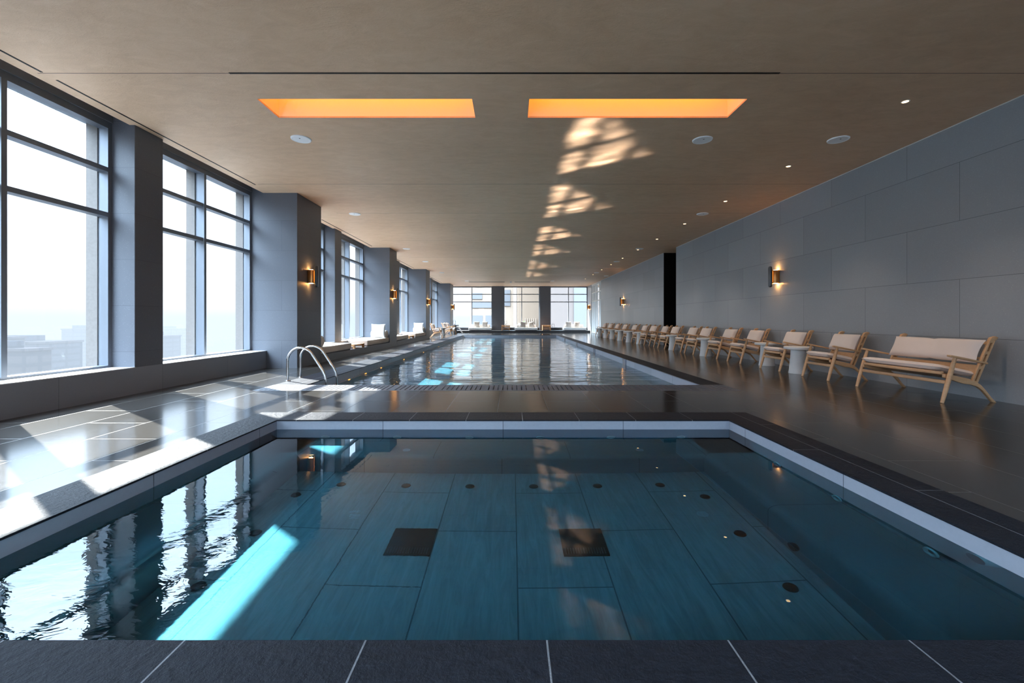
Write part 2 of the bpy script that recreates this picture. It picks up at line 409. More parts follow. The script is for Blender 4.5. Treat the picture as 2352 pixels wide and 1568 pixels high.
# U-shaped seat bench with a rounded nose
def bench_profile(n=6, r=.09): return [(0,BZ)]+[(r0, z0) for r0, z0 in []]
def nose(c0, c1, sgn, r=.09):
    """section across the bench, from its back (c0) to its face (c1)"""
    pts = [(c0, FZ-.05), (c0, BZ)]
    for i in range(7):
        a = PI/2*i/6; pts.append((c1-sgn*r+sgn*r*math.sin(a), BZ-r+r*math.cos(a)))
    pts.append((c1, FZ-.05)); return pts
bb = MB()
bb.prism(nose(sx1+.02, BX1, -1), 'y', sy0-.02, sy1+.02)
bb.prism(nose(sx0-.02, BX0, 1), 'y', sy0-.02, sy1+.02)
bb.prism(nose(sy1+.02, BY, -1), 'x', sx0-.02, sx1+.02)
rel(bb, spa).build('seat_bench', m_bench, spa, smooth=True)
for cx in (-.635, .455):
    d = rel(MB().box(cx-.14, cx+.14, 2.625, 2.915, FZ, FZ+.012), spa).build('drain_cover', m_drain, spa, bevel=.003)
    g = MB()
    for k in range(16): g.box(cx-.125+k*.016, cx-.119+k*.016, 2.64, 2.70, FZ+.012, FZ+.016)
    rel(g, spa).build('slots', m_darkmetal, d)
jets = [(x, 3.55) for x in (-1.39,-.86,-.34,.18,.70,1.21)] + [(1.48,y) for y in (3.33,2.82,2.31)] + [(-1.66,y) for y in (3.35,2.82,2.31)]
for x, y in jets: rel(MB().lathe([(0,FZ+.014),(.022,FZ+.014),(.034,FZ+.010),(.038,FZ),(.038,FZ-.01)], (x,y,0), 20), spa).build('floor_jet', m_drain, spa, smooth=True)
rel(MB().lathe([(0,0),(.03,.0),(.036,-.01),(.036,-.03)], (BX1-.012,2.55,-.66), 20, 'x'), spa).build('bench_light', m_drain, spa)
def ringjet(axis, c, s):
    prof = [(.020,0),(.028,s*.012),(.038,s*.012),(.043,0)]
    return rel(MB().lathe(prof, c, 20, axis), spa).build('wall_jet', m_jet, spa, smooth=True)
for x in (-1.855,-1.14,-.42,.285,.99,1.69): ringjet('y', (x, sy1, -.375), -1)
for y in (3.55, 2.90, 2.25): ringjet('x', (sx1, y, -.375), -1)
for o in spa.children:
    if o.name.startswith('wall_jet'):
        pass
spa_water = tag(water_body('spa_water', m_spawater, sx0-.003, sx1+.003, sy0-.003, sy1+.003, FZ-.1, SPW), 'clear teal water with faint ripples filling the square plunge pool', 'water', None, 'stuff')

# ---------------------------------------------------------------- swimming pool
px0, px1, py0, py1 = POOL; PZ = -1.30
pool = empty('swimming_pool', ((px0+px1)/2, (py0+py1)/2, 0), label='long swimming pool of blue-grey stone running to the far windows', cat='swimming pool')
cp = MB().grid_slab(sorted({px0-.498, px0, px1, px1+CW-.002}), sorted({py0, py1, py1+CW-.002}), [POOL], -.012, .0005)
rel(cp, pool).build('coping', m_coping, pool)
rel(ring(grow(POOL,.004,.004,.004,.004), (T,)*4, PZ-.2, -.012), pool).build('basin_wall', m_basin, pool)
rel(MB().box(px0-.05, px1+.05, py0-.05, py1+.05, PZ-.2, PZ), pool).build('basin_floor', m_spafloor, pool)
rel(MB().box(px0-.002, px0+.035, py0, py1, PLW-.035, PLW+.006), pool).build('overflow_lip', m_basin, pool, bevel=.004)
for y in (7.35, 8.35, 9.3, 10.4, 12.6, 15.4, 18.6): rel(MB().box(px0+.028, px0+.040, y-.05, y+.05, PLW-.002, PLW+.008), pool).build('amber_dash', m_amberdash, pool)  # small glowing amber dashes along the overflow lip
for y in (11.16, 15.2, 19.3, 23.6): rel(MB().box(px1-.008, px1+.006, y-.16, y+.16, PZ, -.012), pool).build('lane_stripe', m_navy, pool)
# slotted overflow grate at the near edge
gr = MB(); gx0, gx1 = px0-.498, px1+CW-.002
gr.box(gx0, gx1, py0-.533, py0-.47, -.05, .001); gr.box(gx0, gx1, py0-.06, py0+.0, -.05, .001)
x = gx0; k = 0
while x < gx1-.03:
    wbar = .105 if k % 9 == 8 else .052
    gr.box(x, min(x+wbar, gx1), py0-.47, py0-.06, -.05, .001); x += wbar+.016; k += 1
gro = rel(gr, pool).build('overflow_grate', m_grate, pool)
rel(MB().box(gx0, gx1, py0-.533, py0+.0, -.2, -.055), pool).build('gutter', m_drain, pool)
pool_water = tag(water_body('pool_water', m_poolwater, px0-.003, px1+.003, py0-.003, py1+.003, PZ-.1, PLW), 'rippled blue water of the long swimming pool mirroring the far windows', 'water', None, 'stuff')
for o in (spa_water, pool_water): o.cycles.is_caustics_caster = True
for r in (spa, pool):
    for o in r.children:
        if o.name.split('.')[0] in ('basin_wall','basin_floor','seat_bench','floor_jet','drain_cover'): o.cycles.is_caustics_receiver = True

# pool ladders
def make_ladder(label):
    t = empty('pool_ladder', label=label, cat='pool ladder', group='steel pool ladders')
    for y in (-.215, .215):
        pts = [(-.50,y,0), (-.50,y,.30)]
        pts += [(-.285+.215*math.cos(a), y, .33+.215*math.sin(a)) for a in [PI-PI*.80*i/14 for i in range(15)]]
        pts += [(.075,y,.17), (.115,y,.08), (.125,y,0), (.125,y,-.9)]
        MB().tube(pts, .019, 14).build('rail', m_steel, t, smooth=True)
        MB().lathe([(.045,0),(.045,.008),(.022,.016)], (-.50,y,0), 20).build('base_flange', m_steel, t, smooth=True)
    for z in (-.28,-.53,-.78): MB().box(.10, .18, -.215, .215, z, z+.03).build('step', m_steel, t, bevel=.006)
    return t
lad = make_ladder('curved steel pool ladder beside the slotted grate at the near corner of the pool')
lad.location = (px0-.0, 7.31, .0005)
lad2 = copy_tree(lad); lad2.location = (px0-.0, 27.3, .0005); lad2['label'] = 'curved steel pool ladder at the far corner of the pool by the end windows'

# ---------------------------------------------------------------- lounge chairs
def make_chair(name, W, pucker=0):
    """front feet at x=0, back feet at x=.67, width W along y, the sitter faces -x"""
    t = empty(name); hy = W/2-.035
    for s in (-1, 1):
        MB().tube([(0,s*hy,0),(.04,s*hy,.14),(.10,s*hy,.35),(.155,s*hy,.54)], [.019,.024,.026,.019], 12).build('leg', m_teak, t, smooth=True)
        top = [(.06,.345),(.20,.315),(.34,.285),(.44,.255),(.50,.215),(.56,.15),(.63,.06),(.69,0)]
        bot = [(.645,0),(.585,.07),(.52,.145),(.46,.19),(.38,.215),(.30,.225),(.18,.262),(.06,.300)]
        yy = s*(hy-.045)
        MB().prism(top+bot, 'y', yy-.018, yy+.018).build('leg', m_teak, t, bevel=.006)
        # double slatted back post with a rounded finial
        def lean(z, o): return .425+o+(z-.24)*.42
        pb = MB()
        for o in (-.022, .028): pb.prism([(lean(.22,o)-.014,.22),(lean(.22,o)+.014,.22),(lean(.76,o)+.012,.76),(lean(.76,o)-.012,.76)], 'y', yy-.016, yy+.016)
        for z in (.24,.42,.60,.74): pb.prism([(lean(z-.02,-.03),z-.02),(lean(z-.02,.036),z-.02),(lean(z+.02,.036),z+.02),(lean(z+.02,-.03),z+.02)], 'y', yy-.015, yy+.015)
        pb.prism([(lean(.745,-.035),.745),(lean(.745,.040),.745),(lean(.79,.055),.785),(lean(.79,.02),.80),(lean(.77,-.02),.785)], 'y', yy-.019, yy+.019)
        pb.build('back_post', m_teak, t, bevel=.004)
        # armrest board, wide at the front, narrowing to the post
        pl = [(.075,-.020),(.085,.030),(.12,.036),(.30,.028),(.54,.012),(.54,-.016),(.30,-.026),(.12,-.034),(.085,-.030)]
        vs = []; n = len(pl)
        for x, y in pl: vs.append((x, s*hy+y, .548+(.12-x)*.20))
        for x, y in pl: vs.append((x, s*hy+y, .572+(.12-x)*.20))
        MB().add(vs, [tuple(range(n)), tuple(range(2*n-1,n-1,-1))]+[(i,(i+1)%n,n+(i+1)%n,n+i) for i in range(n)]).build('armrest', m_teak, t, bevel=.005)
    MB().box(.055, .080, -hy+.02, hy-.02, .225, .268).build('stretcher', m_teak, t, bevel=.008)
    n = 12; fr = []; bk = []
    for i in range(n+1):
        u = -1+2*i/n; fr.append((.045-.035*(1-u*u), u*(hy-.06))); bk.append((.085-.025*(1-u*u), u*(hy-.06)))
    sf = MB().prism(fr+bk[::-1], 'z', .335, .372); 
    sf.build('seat_rail', m_teak, t, bevel=.006)
    sp = MB()
    vs = [(.06,-hy+.06,.335),(.06,hy-.06,.335),(.46,hy-.06,.245),(.46,-hy+.06,.245)]
    sp.add(vs+[(x,y,z+.022) for x,y,z in vs], [(0,1,2,3),(7,6,5,4),(0,4,5,1),(1,5,6,2),(2,6,7,3),(3,7,4,0)]).build('seat_panel', m_teak, t, bevel=.003)
    ca, sa = math.cos(math.atan(.20)), math.sin(math.atan(.20))
    m = Matrix.Translation((.26,0,.378)) @ Matrix.Rotation(math.atan(.21), 4, 'Y') @ Matrix.Rotation(PI/2, 4, 'Z')
    MB().pillow(W-.15, .47, .085, 16, m, .02, 0, 10).build('seat_cushion', m_cushion, t, smooth=True)
    for z0, z1 in ((.355,.450), (.515,.545), (.70,.735)):
        x0 = .425+(z0-.24)*.42-.018; x1 = .425+(z1-.24)*.42-.018
        MB().prism([(x0-.010,z0),(x0+.010,z0),(x1+.010,z1),(x1-.010,z1)], 'y', -hy+.04, hy-.04).build('back_rail', m_teak, t, bevel=.004)
    tilt = math.atan(.42)
    m = Matrix.Translation((.505,0,.615)) @ Matrix.Rotation(-PI/2+tilt, 4, 'Y') @ Matrix.Rotation(PI/2, 4, 'Z')
    MB().pillow(W-.13, .30, .15, 20 if pucker else 14, m, .05, pucker, 5).build('back_cushion', m_cushion, t, smooth=True)
    return t
CX = 5.165
bench = make_chair('lounge_bench', 1.36, .35); bench.location = (CX, 5.87, 0)
tag(bench, 'two-seat wooden lounge bench with long beige back cushion against the right wall', 'bench')
ch0 = make_chair('lounge_chair', .69)
ords = ['first','second','third','fourth','fifth','sixth','seventh','eighth','ninth','tenth','eleventh','twelfth','thirteenth','fourteenth','fifteenth']
cys = [7.42, 8.72, 10.17, 11.35, 12.70, 13.62, 15.1, 16.25, 17.35, 18.65, 20.1, 21.75, 23.35, 24.9, 26.5]
for i, y in enumerate(cys):
    c = ch0 if i == 0 else copy_tree(ch0)
    c.location = (CX + (.0, .0, .02, .03, .0, .0, .02, .05, .0, .04, .02, .0, .01, .0, .0)[i], y, 0)
    c.rotation_euler = (0,0,(0,.02,-.03,.02,.0,-.02,.03,-.05,.04,.0,.02,0,0,.02,0)[i])
    tag(c, 'wooden chair with beige cushions along the right wall, %s beyond the bench' % ords[i], 'chair', 'lounge chairs along the right wall')
for (y, rz), lab in zip(((24.75,PI+.05), (28.95,PI-.15), (30.25,PI-.12)),
        ('wooden lounge chair on the window side of the pool, nearest behind the third pillar', 'wooden lounge chair on the window side, middle of three near the far ladder', 'wooden lounge chair on the window side, farthest, beside the dark round table')):
    c = copy_tree(ch0); c.location = (-3.93, y, 0); c.rotation_euler = (0,0,rz)
    tag(c, lab, 'chair', 'lounge chairs on the window side')

# pedestal side tables
def make_table(mat):
    t = empty('side_table')
    MB().lathe([(0,0),(.158,0),(.160,.004),(.150,.06),(.128,.30),(.120,.455)], seg=40).build('pedestal', mat, t, smooth=True)
    MB().lathe([(0,.448),(.225,.448),(.236,.455),(.238,.490),(.232,.497),(0,.497)], seg=48).build('table_top', mat, t, smooth=True)
    return t
tb = make_table(m_table)
tws = [(5.36,8.14,'between the first and second chairs'), (5.58,9.52,'between the second and third chairs'), (5.36,12.02,'between the fourth and fifth chairs'), (5.36,14.42,'just before the dark passage'), (5.30,17.95,'just beyond the dark passage'), (5.25,19.40,'before the tenth and eleventh chairs'), (5.24,20.95,'beyond the eleventh chair'), (5.24,22.6,'beyond the twelfth chair'), (5.24,24.15,'beyond the thirteenth chair'), (5.22,25.7,'beyond the fourteenth chair')]
for i, (x, y, w) in enumerate(tws):
    c = tb if i == 0 else copy_tree(tb); c.location = (x, y, 0)
    tag(c, 'white round pedestal side table along the right wall, ' + w, 'side table', 'white side tables along the right wall')
td = make_table(noisy('grey_concrete', (.20,.20,.20), (.30,.29,.28), 50, .6)); td.location = (-4.3, 27.2, 0)
tag(td, 'grey round pedestal table between wooden chairs on the window side', 'side table')
tk = make_table(m_dark); tk.location = (-4.12, 31.35, 0); tk.scale = (1.35,1.35,1.25)
tag(tk, 'dark round pedestal table beside the last pillar near the far ladder', 'side table')

# ---------------------------------------------------------------- daybeds
def mattress_mb(x0, x1, y0, y1, z0, z1): return MB().box(x0, x1, y0, y1, z0, z1)
def make_daybed(name, L, D, end):
    """mattress D deep (x) by L long (y), bolster across the end at y = end*L/2"""
    t = empty(name)
    MB().box(-D/2+.03, D/2-.03, -L/2+.03, L/2-.03, 0, .025).build('plinth', m_dark, t)
    MB().box(-D/2, D/2, -L/2, L/2, .022, .185).build('mattress', m_bed, t, bevel=.03, segs=4)
    y = end*(L/2-.14)
    pts = [(-D/2+.02,y,.31),(-D/2+.05,y,.31),(D/2-.05,y,.31),(D/2-.02,y,.31)]
    MB().tube(pts, [.09,.135,.135,.09], 24).build('bolster', m_bed, t, smooth=True)
    return t
def make_pillow(mat, w=.50, t=.17):
    return MB().pillow(w, w, t, 16, Matrix.Rotation(PI/2, 4, 'X'), .08, 0, 3).build('throw_pillow', mat, smooth=True)
pil0 = None
for bay, (y0, y1) in enumerate(((10.16,15.80), (16.83,22.52))):
    wd = ('between the first and second big pillars', 'between the second and third big pillars')[bay]
    L1 = 1.95; L2 = 2.35
    d1 = make_daybed('daybed', L1, .62, -1); d1.location = (PF-.325, y0+L1/2, .175)
    tag(d1, 'sand daybed %s, nearer of the two' % wd, 'daybed', 'window daybeds')
    d2 = make_daybed('daybed', L2, .62, 1); d2.location = (PF-.325, y1-L2/2, .175)
    tag(d2, 'sand daybed %s, farther of the two' % wd, 'daybed', 'window daybeds')
    for k, (d, L, e) in enumerate(((d1,L1,-1),(d2,L2,1))):
        p = make_pillow(m_white_fab, .50)
        yy = d.location.y + e*(L/2-.345)
        p.location = (PF-.325+(.02 if e > 0 else -.22), yy, .175+.185+.245); p.rotation_euler = (-.22*e if True else 0, 0, .05)
        tag(p, 'square white pillow on the %s daybed %s' % (('nearer','farther')[k], wd), 'pillow', 'pillows on the window daybeds')
    tt = empty('low_table', (PF-.325, (y0+L1+y1-L2)/2, .175), label='low wooden table between the daybeds %s' % wd, cat='low table', group='low wooden tables on the platforms')
    for q in range(5): MB().box(-.30+q*.122, -.30+q*.122+.108, -.42, .42, .098, .118).build('slat', m_crate, tt, bevel=.003)
    for x in (-.27,.27):
        for y in (-.38,.38): MB().box(x-.03, x+.03, y-.03, y+.03, 0, .078).build('leg', m_crate, tt, bevel=.003)
    MB().box(-.30,.296,-.42,-.39,.06,.098).box(-.30,.296,.39,.42,.06,.098).build('apron', m_crate, tt, bevel=.003)

# far end: three white daybeds with taupe pillows, two wooden stools, three lanterns
names = ('left', 'middle', 'right')
winx = ((-2.92,), (.62,), (4.18,))
for i, cx in enumerate((-2.42, 1.12, 4.86)):
    t = empty('daybed', (cx, 33.62, .175), label='white daybed on the far platform in front of the %s end window' % names[i], cat='daybed', group='daybeds at the end windows')
    MB().box(-.80,.80,-.40,.40,0,.03).build('plinth', m_dark, t)
    MB().box(-.86,.86,-.45,.45,.028,.215).build('mattress', m_white_fab, t, bevel=.035, segs=4)
    MB().tube([(-.74,.30,.325),(-.70,.30,.325),(.70,.30,.325),(.74,.30,.325)], [.08,.115,.115,.08], 20).build('bolster', m_bed, t, smooth=True)
    for k, (dx, rz, rx) in enumerate(((-.32,.15,-.2), (.30,-.25,-.3))):
        p = make_pillow(m_taupe if i < 2 else m_bed, .46, .16); p.location = (cx+dx+(.05,.10,-.12)[i], 33.66, .175+.215+.228); p.rotation_euler = (rx, (.0,.18,-.06)[i]*(1-2*k), rz)
        tag(p, '%s square pillow, %s of two on the daybed at the %s end window' % (('taupe','taupe','sand')[i], ('left','right')[k], names[i]), 'pillow', 'pillows on the end daybeds')
def make_stool():
    t = empty('wooden_stool')
    for x in (-.29,.29): MB().box(x-.03, x+.03, -.22, .22, 0, .36).build('side_panel', m_crate, t, bevel=.004)
    MB().box(-.33,.33,-.24,.24,.36,.40).build('top', m_crate, t, bevel=.006)
    MB().box(-.26,.26,-.20,.20,.10,.135).build('shelf', m_crate, t, bevel=.003)
    MB().box(-.26,.26,-.215,-.195,.25,.34).build('apron', m_crate, t, bevel=.003)
    return t
st = make_stool(); st.location = (-.45, 33.45, .175); st2 = copy_tree(st); st2.location = (2.68, 33.45, .175)
for o, w in ((st,'left'), (st2,'right')): tag(o, 'open wooden box stool in front of the %s dark column at the far end' % w, 'stool', 'wooden stools at the far columns')
def make_lantern():
    t = empty('lantern'); fb = MB()
    for x in (-.09,.09):
        for y in (-.09,.09): fb.box(x-.006, x+.006, y-.006, y+.006, .012, .28)
    fb.box(-.10,.10,-.10,.10,.28,.292); fb.build('frame', m_darkmetal, t)
    MB().box(-.10,.10,-.10,.10,0,.012).build('base', m_darkmetal, t)
    MB().tube([(-.07,0,.292),(-.06,0,.35),(0,0,.38),(.06,0,.35),(.07,0,.292)], .005, 8).build('handle', m_darkmetal, t, smooth=True)
    MB().lathe([(0,.012),(.035,.012),(.035,.13),(0,.13)], seg=16).build('candle', m_white, t)
    return t
l1 = make_lantern(); l1.location = (-.45, 33.45, .575)
l2 = copy_tree(l1); l2.location = (3.25, 34.12, .36); l3 = copy_tree(l1); l3.location = (-4.12, 31.35, .497*1.25)
for o, w in ((l1,'on the left wooden stool at the far end'), (l2,'on the far sill right of the right column'), (l3,'on the dark round table by the last pillar')):
    tag(o, 'small wire lantern ' + w, 'lantern', 'wire lanterns at the far end')

# ---------------------------------------------------------------- wall lamps
def make_sconce():
    """+x leaves the wall"""
    t = empty('wall_sconce')
    n = 10
    cap = arc(0,.185,.05,0,PI,n)+arc(0,-.185,.05,PI,2*PI,n)
    MB().prism(cap, 'x', .150, .205).build('shield', m_darkmetal, t, bevel=.018, segs=3)
    half = [(x, y) for x, y in arc(.022, 0, .062, -PI/2, PI/2, 12)]
    half = [(.004,-.062)]+[(x+.05, y) for x, y in half]+[(.004,.062)]
    MB().prism(half, 'z', -.145, .145).build('copper_body', m_brass, t, bevel=.004)
    MB().box(.134,.152,-.030,.030,-.125,.125).build('amber_diffuser', m_amber, t)
    for s in (-1, 1): 
        z = s*.1475
        MB().lathe([(0,-.002),(.046,-.002),(.046,.002),(0,.002)], (.058,0,z), 20).build('lamp', m_lamp, t)
    return t
sc = make_sconce()
scs = [((WR,9.75,1.96),PI,'on the right wall above the third lounge chair'), ((WR,23.2,1.96),PI,'on the right wall beyond the dark passage'), ((WR,33.3,1.96),PI,'on the far end of the right wall'),
       ((PF,9.50,1.94),0,'on the first big pillar behind the near ladder'), ((PF,16.25,1.94),0,'on the second big pillar on the window side'), ((PF,23.0,1.94),0,'on the third big pillar on the window side'), ((PF,32.3,1.94),0,'on the last pillar on the window side')]
for i, (loc, rz, w) in enumerate(scs):
    c = sc if i == 0 else copy_tree(sc); c.location = loc; c.rotation_euler = (0,0,rz)
    tag(c, 'copper wall sconce with dark shield ' + w, 'wall lamp', 'copper wall sconces')

# ---------------------------------------------------------------- ceiling fittings
def make_speaker():
    t = empty('ceiling_speaker')
    MB().lathe([(.112,-.010),(.124,-.016),(.136,-.012),(.140,0),(.112,0)], seg=40).build('rim', m_white, t, smooth=True)
    MB().lathe([(0,-.011),(.113,-.011),(.113,0),(0,0)], seg=40).build('grille', m_grille, t)
    MB().box(-.008,.008,-.052,-.036,-.014,-.010).build('badge', m_darkmetal, t)
    return t
spk = make_speaker()
sps = [((-3.05,6.31),'left of the light coves, nearest on the left'), ((2.78,6.34),'behind the right light cove'), ((4.75,6.33),'above the near end of the lounge chairs'),
       ((-3.88,10.78),'beside the first big pillar'), ((4.73,10.78),'in the right row, second from the camera'), ((-3.88,16.07),'beside the second big pillar'), ((4.73,16.07),'in the right row before the dark passage'),
       ((-3.88,19.6),'between second and third big pillars'), ((4.73,19.6),'in the right row beyond the dark passage'), ((-3.88,24.2),'beyond the third big pillar'), ((4.73,24.2),'in the right row, farthest over the chairs'), ((5.65,26.0),'tight against the far right wall'),
       ((-3.03,29.4),'before the far left ceiling slot'), ((2.75,29.4),'before the far right ceiling slot')]
for i, ((x, y), w) in enumerate(sps):
    c = spk if i == 0 else copy_tree(spk); c.location = (x, y, H)
    tag(c, 'white round ceiling speaker ' + w, 'ceiling speaker', 'white ceiling speakers')
def make_down():
    t = empty('downlight')
    MB().lathe([(.031,-.003),(.040,-.006),(.045,0),(.031,0)], seg=28).build('trim_ring', m_white, t, smooth=True)
    MB().lathe([(0,-.004),(.032,-.004),(.032,0),(0,0)], seg=28).build('lamp', m_down, t)
    return t
dl = make_down()
ld = bpy.data.lights.new('downlight_beam', 'SPOT'); ld.energy = 34; ld.spot_size = math.radians(84); ld.spot_blend = .9; ld.shadow_soft_size = .03; ld.color = (1.0,.80,.62)
lo_ = bpy.data.objects.new('downlight_beam', ld); COL.objects.link(lo_); lo_.parent = dl; lo_.location = (0,0,-.02)
dys = [5.23,7.44,9.63,11.9,14.16,16.3,18.55,20.7,22.85,25.3,27.9]
for i, y in enumerate(dys):
    c = dl if i == 0 else copy_tree(dl); c.location = (4.73, y, H)
    tag(c, 'small warm downlight, %s in the row above the lounge chairs' % (['nearest']+ords[1:])[i], 'downlight', 'warm downlights along the right wall')
# light coves
for (x0, x1, y0, y1), w in zip(COVES, ('left','right')):
    t = empty('light_cove', ((x0+x1)/2, (y0+y1)/2, H), label='long recessed ceiling cove glowing orange, the %s of two' % w, cat='light cove', group='orange light coves')
    a, b = (x1-x0)/2, (y1-y0)/2; hh = .42
    lm = MB().box(-a-.02,-a+.002,-b-.02,b+.02,.02,hh).box(a-.002,a+.02,-b-.02,b+.02,.02,hh).box(-a,a,-b-.02,-b+.002,.02,hh).box(-a,a,b-.002,b+.02,.02,hh).box(-a-.02,a+.02,-b-.02,b+.02,hh,hh+.02)
    lm.build('lining', m_covewall, t)
    MB().box(-a+.06,a-.06,-b+.05,b-.05,hh-.012,hh-.001).build('light_panel', m_cove, t)
# dark slots of the air diffusers and the fine board joints
def slot(name, x0, x1, y0, y1, label, cat='ceiling slot', grp='dark ceiling slots'):
    cx, cy = (x0+x1)/2, (y0+y1)/2; t = empty(name, (cx,cy,H), label=label, cat=cat, group=grp)
    a, b = (x1-x0)/2, (y1-y0)/2
    MB().box(-a,a,-b,b,-.003,.0).build('slot_opening', m_seam, t)
    return t
slot('ceiling_slot', -3.0, 2.85, 4.615, 4.64, 'long thin dark ceiling slot in front of the orange coves')
for (x0, x1), w in zip(((-2.98,-.48),(.21,2.68)), ('left','right')): slot('ceiling_slot', x0, x1, 30.1, 30.45, 'dark ceiling slot near the end windows, the %s of two' % w)
for (y0, y1), w in zip(((2.6,4.61),(4.76,8.45),(11.4,15.5),(17.5,22.2),(24.0,31.0)), ('nearest the camera','beside the first two windows','between the first and second big pillars','between the second and third big pillars','beyond the third big pillar')):
    slot('ceiling_slot', -4.985, -4.960, y0, y1, 'dark ceiling slot running along the windows ' + w)
k = 0
for y in (4.63, 8.42, 10.70, 14.4, 18.3, 22.1, 25.9):
    segs = [(CEDGE+.1,-3.0),(2.85,WR)] if y == 4.63 else [(-4.9 if y == 8.42 else -4.3, WR)]
    for x0, x1 in segs:
        k += 1; struct(MB().box(x0, x1, y-.004, y+.004, H-.0012, H+.001).build('trim_%d' % (k+2), m_joint))
cam_l = empty('ceiling_sensor', (-.05, 29.9, H), label='small white round sensor on the ceiling between the far slots', cat='sensor')
MB().lathe([(0,-.10),(.045,-.09),(.065,-.05),(.07,0),(0,0)], seg=20).build('dome', m_white, cam_l, smooth=True)

# ---------------------------------------------------------------- the city outside
def facade(name, c1, c2, win, cw, rh, vec='facing', wr=.55):
    M = Mat(name); v = M.facing()
    br = M.node('TexBrick', {'Vector':v,'Color1':(*c1,1),'Color2':(*c2,1),'Mortar':(*win,1),'Scale':1.0,'Mortar Size':rh*.18,'Mortar Smooth':.0,'Brick Width':cw,'Row Height':rh}, offset=0.0)
    return M.bsdf(br.outputs['Color'], .8, spec=0.0)
m_g1 = facade('hazy_facade_blue', (.016,.018,.024), (.02,.022,.028), (.008,.01,.014), 9, 4)
m_g2 = facade('hazy_facade_pink', (.024,.021,.022), (.028,.025,.026), (.014,.014,.016), 12, 5)
m_land = noisy('hazy_city_ground', (.02,.022,.026), (.028,.03,.034), .02, .9)
G = -100
struct(MB().box(-2500,-30,-900,2500,G-2,G).build('ground', m_land))
city = [(-310,238,70,16,-9.5,0,1,'broad pinkish tower block in the haze outside the nearest window, at its left edge'), (-295.5,265,49,20,-13,1,0,'wide low bluish block in the haze outside the nearest window'), (-236,205,28,10,-13.5,0,1,'small pale block in front of the wide bluish block in the haze'),
        (-448.5,453.5,23,17,-9.3,0,0,'distant slim pale tower in the haze right of the wide bluish block'), (-329,402,32,20,-14.6,1,0,'hazy bluish block outside the second window, beside the pier'), (-560,700,80,60,-14,0,1,'distant hazy block outside the middle of the second window'), (-640,760,60,50,-24,1,0,'far low hazy block outside the second window'),
        (-540,440,60,60,-30,0,1,'far low pinkish block behind the pale towers in the haze')]
for x, y, w, d, top, a, mt, lab in city:
    t = empty('city_block', (x, y, G), label=lab, cat='building', group='hazy city blocks outside the windows')
    h = top-G
    MB().box(-w/2,w/2,-d/2,d/2,0,h).build('tower', (m_g1,m_g2)[mt], t)
    MB().box(-w/2-.5,w/2+.5,-d/2-.5,d/2+.5,h,h+1.2).build('parapet', m_g2, t)
    MB().box(-w*.25,w*.15,-d*.2,d*.2,h+1.2,h+4.5).build('roof_plant', m_g1, t)
# low roofs that fill the plain between the towers
rs = random.Random(3); lo = MB()
for i in range(420):
    x = -rs.uniform(180,1500); y = rs.uniform(-100,1900); w = rs.uniform(12,45); d = rs.uniform(12,45); h = rs.uniform(8,42)
    if any(abs(x-c[0]) < (w+c[2])/2+6 and abs(y-c[1]) < (d+c[3])/2+6 for c in city): continue
    lo.box(x-w/2,x+w/2,y-d/2,y+d/2,G,G+h)
tag(lo.build('distant_rooftops', m_g1), 'pale mass of low rooftops fading into the haze far below the windows', 'rooftops', None, 'stuff')
# haze: a body of air whose own emission stands in for scattered daylight
M = Mat('city_haze')
va = M.node('VolumeAbsorption', {'Color':(0,0,0,1),'Density':.0026}); em = M.node('Emission', {'Color':(.76,.86,1.0,1),'Strength':.0026*.40})
ad = M.node('AddShader', {0:va.outputs[0], 1:em.outputs[0]}); M.l.new(ad.outputs[0], M.out.inputs[1])
tag(MB().box(-2450,-40,-850,2450,G+.5,9).build('haze', M.m), 'pale blue haze lying over the distant city', 'haze', None, 'stuff')

# towers close to the far end
m_cream = facade('cream_panels', (.31,.24,.178), (.295,.23,.172), (.225,.175,.135), 3.4, 7.0)
m_cream2 = facade('beige_panels', (.21,.155,.105), (.195,.145,.10), (.14,.105,.078), 1.6, 9.0)
m_greyp = facade('grey_panels', (.140,.112,.092), (.15,.119,.097), (.11,.09,.08), 1.1, 12.0)
m_win = simple('facade_window', (.085,.085,.09), .5)
m_green = noisy('tree_leaves', (.10,.16,.06), (.22,.30,.12), 3, .8)
def tower(name, x0, x1, y0, y1, top, mat, label):
    t = empty(name, ((x0+x1)/2, (y0+y1)/2, G), label=label, cat='building')
    MB().box((x0-x1)/2, (x1-x0)/2, (y0-y1)/2, (y1-y0)/2, 0, top-G).build('tower', mat, t); return t
ta = tower('office_tower', -6.6, .3, 70, 84, 30, m_cream, 'cream panelled tower seen through the left end window')
def wins(t, rows):
    for x0, x1, z0, z1, yf in rows:
        MB().box(x0-t.location.x, x1-t.location.x, yf-t.location.y-.15, yf-t.location.y, z0-G, z1-G).build('window', m_win, t)
wins(ta, [(-6.4,-4.6,-.2,1.7,70), (-4.2,-2.4,-.2,1.7,70), (-6.4,-1.9,2.9,3.9,70), (-6.4,-4.7,4.3,5.3,70), (-1.5,-.2,3.2,5.8,70), (-5.8,-4.8,6.3,7.2,70), (-3.0,-1.6,-5.3,-3.0,70)])
tbd = tower('office_tower', .9, 4.5, 62, 74, 26, m_cream2, 'beige tower with vertical fins seen through the middle end window')
fm = []
for k in range(6): MB().box(-.2+k*.30-.6, -.2+k*.30-.5, -6.25, -6.0, 92, 101.2).build('fin', m_cream, tbd)
tc = tower('office_tower', 4.6, 18, 56, 70, 24, m_greyp, 'grey panelled tower seen through the right end window')
wins(tc, [(8.0,10.6,-6,9,56)])
